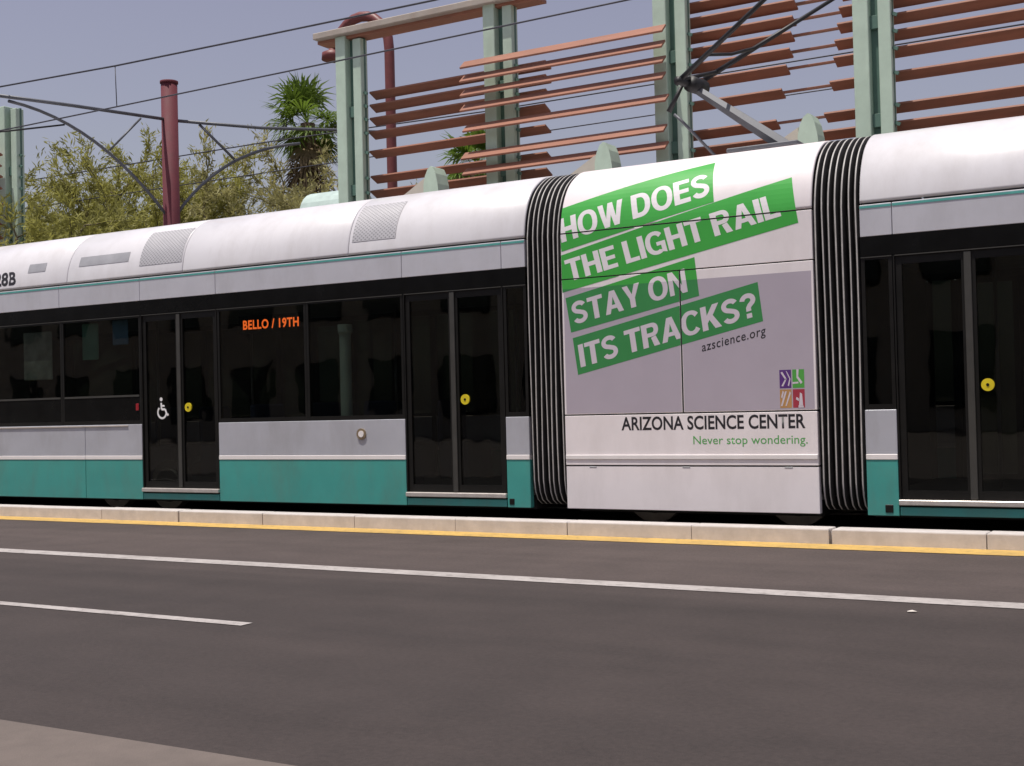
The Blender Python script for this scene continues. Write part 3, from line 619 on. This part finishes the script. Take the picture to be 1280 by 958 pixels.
# --- pantograph on the centre roof
PG = box('pantograph', -4.62, -3.88, 0.85, 1.75, 3.715, 3.76, 'panto_grey', TR, 0.01)
for x in (-4.55, -3.95):
    for y in (0.92, 1.68): tube('insulator', [(x, y, 3.66), (x, y, 3.672), (x, y, 3.69), (x, y, 3.714)], [0.05, 0.065, 0.065, 0.045], 'beam_beige', PG, 10)
bm = bmesh.new(); a_, b_ = Vector((-4.12, 1.3, 3.775)), Vector((-5.12, 1.3, 4.535))
tube_bm(bm, [a_, a_.lerp(b_, .5), b_], [0.078, 0.066, 0.048], 6); bm_obj('lower_arm', bm, 'panto_grey', PG)
tube('knee_shaft', [(-5.18, 0.98, 4.565), (-5.14, 1.68, 4.60)], 0.042, 'panto_black', PG, 10)
tube('knee_joint', [(-5.12, 1.18, 4.56), (-5.08, 1.44, 4.56)], 0.085, 'panto_black', PG, 12)
def along(p, q, t): p, q = Vector(p), Vector(q); return p + (q-p)*t
na, nb_ = (-5.226, 1.05, 4.548), (-4.144, 0.75, 5.155); fa, fb = (-5.13, 1.60, 4.690), (-3.858, 2.10, 5.456)
tA, tB = along(na, nb_, 1.62), along(fa, fb, 1.08)
tube('upper_arm', [na, tA], [0.030, 0.020], 'panto_black', PG); tube('upper_arm', [fa, tB], [0.030, 0.020], 'panto_black', PG)
tube('cross_brace', [along(na, nb_, .36), along(na, nb_, .36).lerp(along(fa, fb, .40), .5) + Vector((0, 0, -.03)), along(fa, fb, .40)], 0.018, 'panto_black', PG)
tube('cross_brace', [along(na, nb_, .05), along(fa, fb, .10)], 0.022, 'panto_black', PG)
tube('stop_rod', [(-5.22, 1.2, 4.56), (-5.38, 1.2, 4.30)], [0.02, 0.03], 'panto_black', PG)
tube('control_rod', [(-5.36, 1.3, 4.29), (-5.29, 1.3, 4.224), (-4.90, 1.3, 3.78)], 0.016, 'panto_grey', PG)
for dx in (0, 0.18): tube('contact_strip', [(tA.x-.1+dx, 0.35, 5.545), (tA.x-.1+dx, 0.55, 5.585), (tA.x-.1+dx, 2.05, 5.585), (tA.x-.1+dx, 2.25, 5.545)], 0.02, 'panto_black', PG)

# ------------------------------------------------------------------ overhead line
def wire(name, pts, r, label, extra=None):
    o = tube(name, pts, r, 'wire', None, 6); return tag(o, label, 'wire')
mz = [(-60, 6.55), (-40, 6.4), (-24, 6.28), (-16.25, 6.205), (-13.8, 6.135), (-11, 6.10), (-8.4, 6.075), (-4, 6.15), (2, 6.4)]
ms = wire('messenger_wire', [(x, 1.3, z) for x, z in mz], 0.0125, 'upper dark overhead wire of the near track, above the train')
wire('contact_wire', [(-60, 1.3, 5.55), (-30, 1.3, 5.54), (-15.66, 1.3, 5.545), (-9.84, 1.3, 5.58), (-5.9, 1.3, 5.615), (10, 1.3, 5.64)], 0.0105, 'lower dark overhead wire that the pantograph touches')
tube('dropper', [(-13.80, 1.3, 6.13), (-13.78, 1.3, 5.56)], 0.007, 'wire', ms, 5); tube('dropper', [(-22.0, 1.3, 6.25), (-22.0, 1.3, 5.54)], 0.007, 'wire', ms, 5)
wire('messenger_wire', [(-60, 8.5, 6.8), (-17.4, 8.5, 6.70), (-12, 8.5, 6.60), (10, 8.5, 6.6)], 0.013, 'upper thin overhead wire of the far track, behind the dark red pole')
wire('contact_wire', [(-60, 8.5, 6.08), (-9, 8.5, 6.08), (10, 8.5, 6.05)], 0.011, 'lower thin overhead wire of the far track, seen between the slats')

PO = empty('overhead_line_pole', (-15.69, 4.2, 0.36), 'dark red steel overhead line pole with arched bracket arms behind the left car', 'pole')
tube('mast', [(-15.69, 4.2, 0.36), (-15.69, 4.2, 6.76)], [0.145, 0.135], 'maroon', PO, 24); tube('mast_cap', [(-15.69, 4.2, 6.76), (-15.69, 4.2, 6.80)], 0.15, 'maroon', PO, 24)
ar = tube('bracket_arm', [(-16.17, 0.95, 6.02), (-15.96, 2.4, 6.09), (-15.70, 4.13, 6.15)], 0.028, 'panto_grey', PO)
tube('insulator', [(-16.17, 1.02, 6.09), (-16.17, 0.90, 6.09)], 0.06, 'rust_red', ar, 12)
tube('bracket_arm', [(-15.66, 4.27, 6.15), (-15.1, 5.8, 6.22), (-14.46, 7.2, 6.34), (-14.0, 8.4, 6.44)], 0.028, 'panto_grey', PO)
def bez(a, b, c, n=12):
    a, b, c = Vector(a), Vector(b), Vector(c); return [a*(1-t)**2 + b*2*t*(1-t) + c*t*t for t in [i/n for i in range(n+1)]]
tube('arched_brace', bez((-16.14, 1.36, 5.985), (-16.15, 3.05, 5.98), (-15.70, 4.12, 4.52)), 0.026, 'panto_grey', PO)
tube('arched_brace', bez((-15.66, 4.26, 4.54), (-15.32, 5.0, 5.75), (-14.9, 6.6, 6.05)), 0.026, 'panto_grey', PO)
tube('strut', [(-15.84, 3.70, 6.11), (-16.03, 3.20, 5.525)], 0.017, 'panto_grey', PO); tube('strut', [(-15.53, 4.72, 6.15), (-15.25, 5.27, 5.60)], 0.024, 'panto_grey', PO)
tube('steady_arm', [(-16.1, 2.36, 5.80), (-16.5, 1.6, 5.62), (-16.7, 1.3, 5.56)], 0.014, 'panto_black', PO)

# ------------------------------------------------------------------ station shade structure
ROWS = [5.95, 5.755, 5.555, 5.35, 5.06, 4.68, 4.46, 4.15, 3.85]
def slat(parent, x0, x1, yc, zc, w, tilt, t=0.028):
    dx = random.uniform(-.02, .02)
    return box('slat', x0+dx, x1+dx, yc-w/2, yc+w/2, zc-t/2, zc+t/2, 'terracotta', parent, 0.003, Matrix.Rotation(R(tilt + random.uniform(-1.2, 1.2)), 3, 'X'))
def column(parent, x, top):
    """twin sage posts on a recessed dark web"""
    web = box('column', x+0.05, x+0.44, 3.93, 3.97, 0.36, top-0.05, 'sage_dark', parent)  # shade of the recess put into the web's darker sage
    box('front_post', x, x+0.185, 3.80, 4.02, 0.36, top, 'sage', web, 0.008)
    box('rear_post', x+0.285, x+0.435, 3.85, 4.02, 0.36, top-0.06, 'sage', web, 0.008)
    z = 0.9
    while z < top-0.3:
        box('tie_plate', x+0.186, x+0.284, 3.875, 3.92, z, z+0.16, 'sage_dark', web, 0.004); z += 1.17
    for z in ROWS[:7]:
        box('slat_clip', x+0.436, x+0.50, 3.90, 3.93, z-0.05, z-0.01, 'sage_dark', web, rot=Matrix.Rotation(R(25), 3, 'Y'))
ST = empty('shade_structure', (-8.0, 3.9, 0.36), 'sage green columns carrying terracotta slats on the platform behind the train', 'shade structure')
for x, top in ((-11.86, 6.80), (-9.26, 7.0), (-6.69, 7.2), (-4.11, 7.4), (-1.53, 7.4), (1.05, 7.4)): column(ST, x, top)
bm_ = box('top_beam', -12.22, -8.45, 3.72, 3.98, 6.805, 6.90, 'beam_beige', ST, 0.01)
box('beam_fascia', -12.22, -8.40, 3.84, 4.1, 6.76, 6.803, 'terracotta', bm_)
FU, BU = -24, 40                     # front edge high (underside seen) / front edge low (lit face seen)
for z in ROWS:
    slat(ST, -11.50, -8.47, 4.22, z, 0.19, FU)
    slat(ST, -9.50, -6.45, 3.62, z+0.02, 0.17, BU)
    e = -4.93 - (5.95-z)*0.19
    slat(ST, -6.62, e, 4.22, z, 0.19, FU); slat(ST, -6.4, -4.1, 4.40, z+0.055, 0.10, 8)
    s = -4.36 - (5.95-z)*0.17
    slat(ST, s, -1.1, 4.22, z, 0.19, FU); slat(ST, -1.7, 1.4, 3.62, z+0.02, 0.17, BU)
for z in (6.15, 6.35, 6.55):
    slat(ST, -6.62, -4.90, 4.22, z, 0.19, FU); slat(ST, -4.34, -1.1, 4.22, z, 0.19, FU); slat(ST, -6.4, -4.1, 4.40, z+0.055, 0.10, 8)
S2 = empty('shade_structure', (-21.5, 3.9, 0.36), 'far sage green column with dark slats at the left edge behind the foliage', 'shade structure')
for x in (-19.55, -22.13): column(S2, x, 6.83)
for z in ROWS:
    slat(S2, -22.4, -19.3, 3.62, z, 0.17, FU)

# gooseneck lamp
GL = empty('platform_lamp', (-12.44, 6.0, 0.36), 'rust red gooseneck lamp rising behind the leftmost sage column', 'lamp')
gp_ = [(-12.44, 6, 0.36), (-12.44, 6, 4.0), (-12.44, 6, 7.2)] + [(-13.02 + 0.58*math.cos(t), 6, 7.25 + 0.62*math.sin(t)) for t in [R(i*15) for i in range(1, 12)]]
tube('lamp_post', gp_, 0.085, 'rust_red', GL, 16); bm = bmesh.new(); e_ = Vector(gp_[-1])
tube_bm(bm, [e_+Vector((0, 0, .05)), e_+Vector((-.02, 0, -.03)), e_+Vector((-.03, 0, -.07)), e_+Vector((-.03, 0, -.18))], [0.06, 0.10, 0.20, 0.21], 20); bm_obj('lamp_shade', bm, 'rust_red', GL, True)

# small curved brackets with beige awnings between the columns
def awning(x, label):
    A = empty('awning', (x, 3.1, 0.36), label, 'awning', 'awnings along the platform edge')
    def prism(name, prof, y0, y1, m_):
        bm = bmesh.new(); A1 = [bm.verts.new((x+u, y0, z)) for u, z in prof]; B1 = [bm.verts.new((x+u, y1, z)) for u, z in prof]; n_ = len(prof)
        for k in range(n_): bm.faces.new((A1[k], A1[(k+1) % n_], B1[(k+1) % n_], B1[k]))
        bm.faces.new(A1[::-1]); bm.faces.new(B1); bmesh.ops.recalc_face_normals(bm, faces=bm.faces); bm_obj(name, bm, m_, A)
    prism('curved_bracket', [(-.10, 3.8), (-.115, 4.05), (-.112, 4.22), (-.085, 4.34), (-.04, 4.43), (.01, 4.465), (.045, 4.45), (.085, 4.36), (.115, 4.22), (.132, 4.05), (.138, 3.8)], 2.88, 3.16, 'sage')
    prism('awning_panel', [(-.72, 3.95), (-.66, 4.03), (-.42, 4.16), (-.118, 4.33), (-.118, 3.85), (-.72, 3.85)], 2.93, 2.98, 'awning_beige')
    box('awning_post', x-0.04, x+0.05, 2.98, 3.07, 0.36, 4.0, 'sage', A, 0.006)
awning(-9.58, 'curved sage bracket with beige awning panel, in front of the left bay of slats')
awning(-7.0, 'curved sage bracket with beige awning panel, above the left bellows')
awning(-4.41, 'curved sage bracket with beige awning panel, just left of the right bellows')

# kiosk seen behind the train
KI = empty('platform_kiosk', (-13.6, 6.0, 0.36), 'pale kiosk with a rounded roof just left of the leftmost column', 'kiosk')
box('cabinet', -14.0, -13.2, 5.6, 6.4, 0.36, 4.62, 'pale_teal', KI, 0.02)
bm = bmesh.new(); tube_bm(bm, [(-14.1, 6, 4.55), (-13.1, 6, 4.55)], 0.42, 24); bm_obj('rounded_roof', bm, 'pale_teal', KI, False)

# ------------------------------------------------------------------ added unseen building, put in to darken reflections in the train's glass
BD = empty('reflection_building', (-10, -34, 0.0), 'long brown stucco building added out of view across the street to darken the train window reflections', 'building')
bw = box('wall', -70, 40, -46, -34, -0.02, 9.5, 'stucco', BD); box('parapet', -70.2, 40.2, -46.2, -33.8, 9.502, 9.9, 'beam_beige', BD, 0.02)
for k in range(26):
    for z0, z1 in ((0.9, 3.4), (5.2, 7.4)):
        x = -66 + 4.0*k; wn = box('window', x, x+2.2, -33.998, -33.95, z0, z1, 'black_frame', BD); box('pane', x+0.1, x+2.1, -33.949, -33.94, z0+0.1, z1-0.1, 'dark_pane', wn)

# ------------------------------------------------------------------ trees
def branch_pts(p, d, L, n, droop, wig):
    pts = [p.copy()]; d = d.normalized()
    for i in range(n):
        d = (d + Vector((random.gauss(0, wig), random.gauss(0, wig), random.gauss(0, wig) - droop))).normalized(); p = p + d*(L/n); pts.append(p.copy())
    return pts
def palo_verde(base, H, Rr, seed, label, group, leaf, cz=0.62, nb=9, twigs=15):
    random.seed(seed); base = Vector(base)
    T = empty('palo_verde_tree', base, label, 'tree', group)
    tb = bmesh.new(); V = []; F = []
    def leafq(p, s, d):
        a = (d.normalized()*1.3 + Vector((random.gauss(0, .55), random.gauss(0, .55), random.gauss(0, .55)))).normalized(); b = a.cross(Vector((random.gauss(0, 1), random.gauss(0, 1), random.gauss(0, 1)))).normalized()
        i = len(V); V.extend([p - a*s, p + b*s*0.20, p + a*s, p - b*s*0.20]); F.append((i, i+1, i+2, i+3))
    fork = base + Vector((0, 0, H*0.22)); tube_bm(tb, [base, base.lerp(fork, .5) + Vector((.05, .03, 0)), fork], [0.17, 0.14, 0.12], 8)
    for b in range(nb):
        an = 2*math.pi*b/nb + random.uniform(-.3, .3); sp = random.uniform(0.35, 1.0)
        limb = branch_pts(fork, Vector((math.cos(an)*sp, math.sin(an)*sp, 1.0)), H*random.uniform(0.48, 0.70), 7, 0.03, 0.12)
        tube_bm(tb, limb, [0.085*(1-i/8) + 0.012 for i in range(8)], 5)
        for q in range(twigs):
            k = random.randint(2, 7); o = limb[k]
            dd = Vector((math.cos(an)*0.7 + random.gauss(0, .75), math.sin(an)*0.7 + random.gauss(0, .75), random.uniform(0.25, 1.5)))
            tw = branch_pts(o, dd, Rr*random.uniform(0.28, 0.62), 6, 0.06, 0.16)
            tube_bm(tb, tw, [0.014*(1-i/7)+0.003 for i in range(7)], 3, False)
            for i in range(1, 7):
                for r_ in range(3):
                    sub = branch_pts(tw[i], (tw[i]-tw[i-1]) + Vector((random.gauss(0, .10), random.gauss(0, .10), random.gauss(0.02, .10))), random.uniform(0.22, 0.5), 4, 0.05, 0.2)
                    for p, p0 in zip(sub[1:], sub):
                        for z_ in range(4): leafq(p + Vector((random.gauss(0, .045), random.gauss(0, .045), random.gauss(0, .045))), random.uniform(0.045, 0.105), p-p0)
    bm_obj('trunk', tb, 'bark', T, True); obj('crown', V, F, leaf, T)
    return T
G = 'feathery trees beyond the station'
palo_verde((-28.0, 11.5, -.03), 9.6, 4.3, 11, 'feathery yellow-green tree at the left edge, behind the far column', G, 'leaf_paloverde', nb=11, twigs=24)
palo_verde((-25.6, 10.6, -.03), 9.0, 4.0, 12, 'tall feathery yellow-green tree left of the dark red pole', G, 'leaf_paloverde', nb=11, twigs=24)
palo_verde((-20.3, 3.75, .36), 5.5, 1.9, 16, 'feathery tree on the platform partly hiding the far sage column', G, 'leaf_paloverde', nb=9, twigs=16)
palo_verde((-23.2, 11.4, -.03), 7.7, 3.2, 15, 'lower feathery tree directly behind the dark red pole', G, 'leaf_paloverde', nb=9, twigs=18)
palo_verde((-20.6, 11.6, -.03), 7.3, 2.9, 13, 'sparse olive tree just right of the dark red pole', G, 'leaf_paloverde_dry', nb=10, twigs=12)
palo_verde((-18.3, 11.0, -.03), 7.6, 2.9, 14, 'sparse olive tree below the fan palm', G, 'leaf_paloverde_dry', nb=10, twigs=14)

def fan_palm(base, H, Rr, seed, label, leaf='leaf_palm', nl=46, skirt=True):
    random.seed(seed); base = Vector(base); T = empty('fan_palm', base, label, 'tree')
    top = base + Vector((0, 0, H)); bm = bmesh.new()
    n = 16; tube_bm(bm, [base + Vector((0, 0, H*i/n)) for i in range(n+1)], [0.24 - 0.06*i/n + (0.012 if i % 2 else 0) for i in range(n+1)], 12); bm_obj('trunk', bm, 'palm_bark', T)
    def frond(V, F, d, L, dead=False):
        d = d.normalized(); side = d.cross(Vector((0, 0, 1)))
        side = side.normalized() if side.length > 0.05 else Vector((1, 0, 0)); nrm = side.cross(d).normalized()
        hub = top + d*L*0.42; w_ = 0.018
        i = len(V); V.extend([top-side*w_, top+side*w_, hub+side*w_, hub-side*w_]); F.append((i, i+1, i+2, i+3))
        for k in range(17):
            a = R(-105 + 210*k/16 + random.gauss(0, 3)); bd = (d*math.cos(a) + side*math.sin(a) + nrm*0.16*math.cos(a*1.3)).normalized(); bl = L*0.58*(0.70 + 0.30*math.cos(a*0.8))*random.uniform(.85, 1.05)
            pr = bd.cross(nrm).normalized()*0.028; mid_ = hub + bd*bl*0.6; tip_ = hub + bd*bl + Vector((0, 0, -bl*random.uniform(0.10, 0.38)))
            i = len(V); V.extend([hub-pr*.3, hub+pr*.3, mid_+pr, mid_-pr, tip_]); F.extend([(i, i+1, i+2, i+3), (i+3, i+2, i+4)])
    V = []; F = []
    for k in range(nl):
        el = R(random.uniform(-48, 86)); az = random.uniform(0, 2*math.pi)
        frond(V, F, Vector((math.cos(az)*math.cos(el), math.sin(az)*math.cos(el), math.sin(el))), Rr*random.uniform(.85, 1.1))
    obj('crown', V, F, leaf, T)
    if skirt:
        V = []; F = []
        for k in range(16):
            el = R(random.uniform(-80, -48)); az = random.uniform(0, 2*math.pi); top2 = top; top = base + Vector((0, 0, H - random.uniform(0, 1.2)))
            frond(V, F, Vector((math.cos(az)*math.cos(el), math.sin(az)*math.cos(el), math.sin(el))), Rr*random.uniform(.75, .95)); top = top2
        obj('dead_frond_skirt', V, F, 'dead_frond', T)
fan_palm((-19.95, 13, -.03), 8.25, 1.42, 21, 'green fan palm rising left of the leftmost sage column')
fan_palm((-15.1, 13, -.03), 6.7, 1.1, 22, 'small bright fan palm glimpsed between the slats', 'leaf_palm_bright', 26, False)
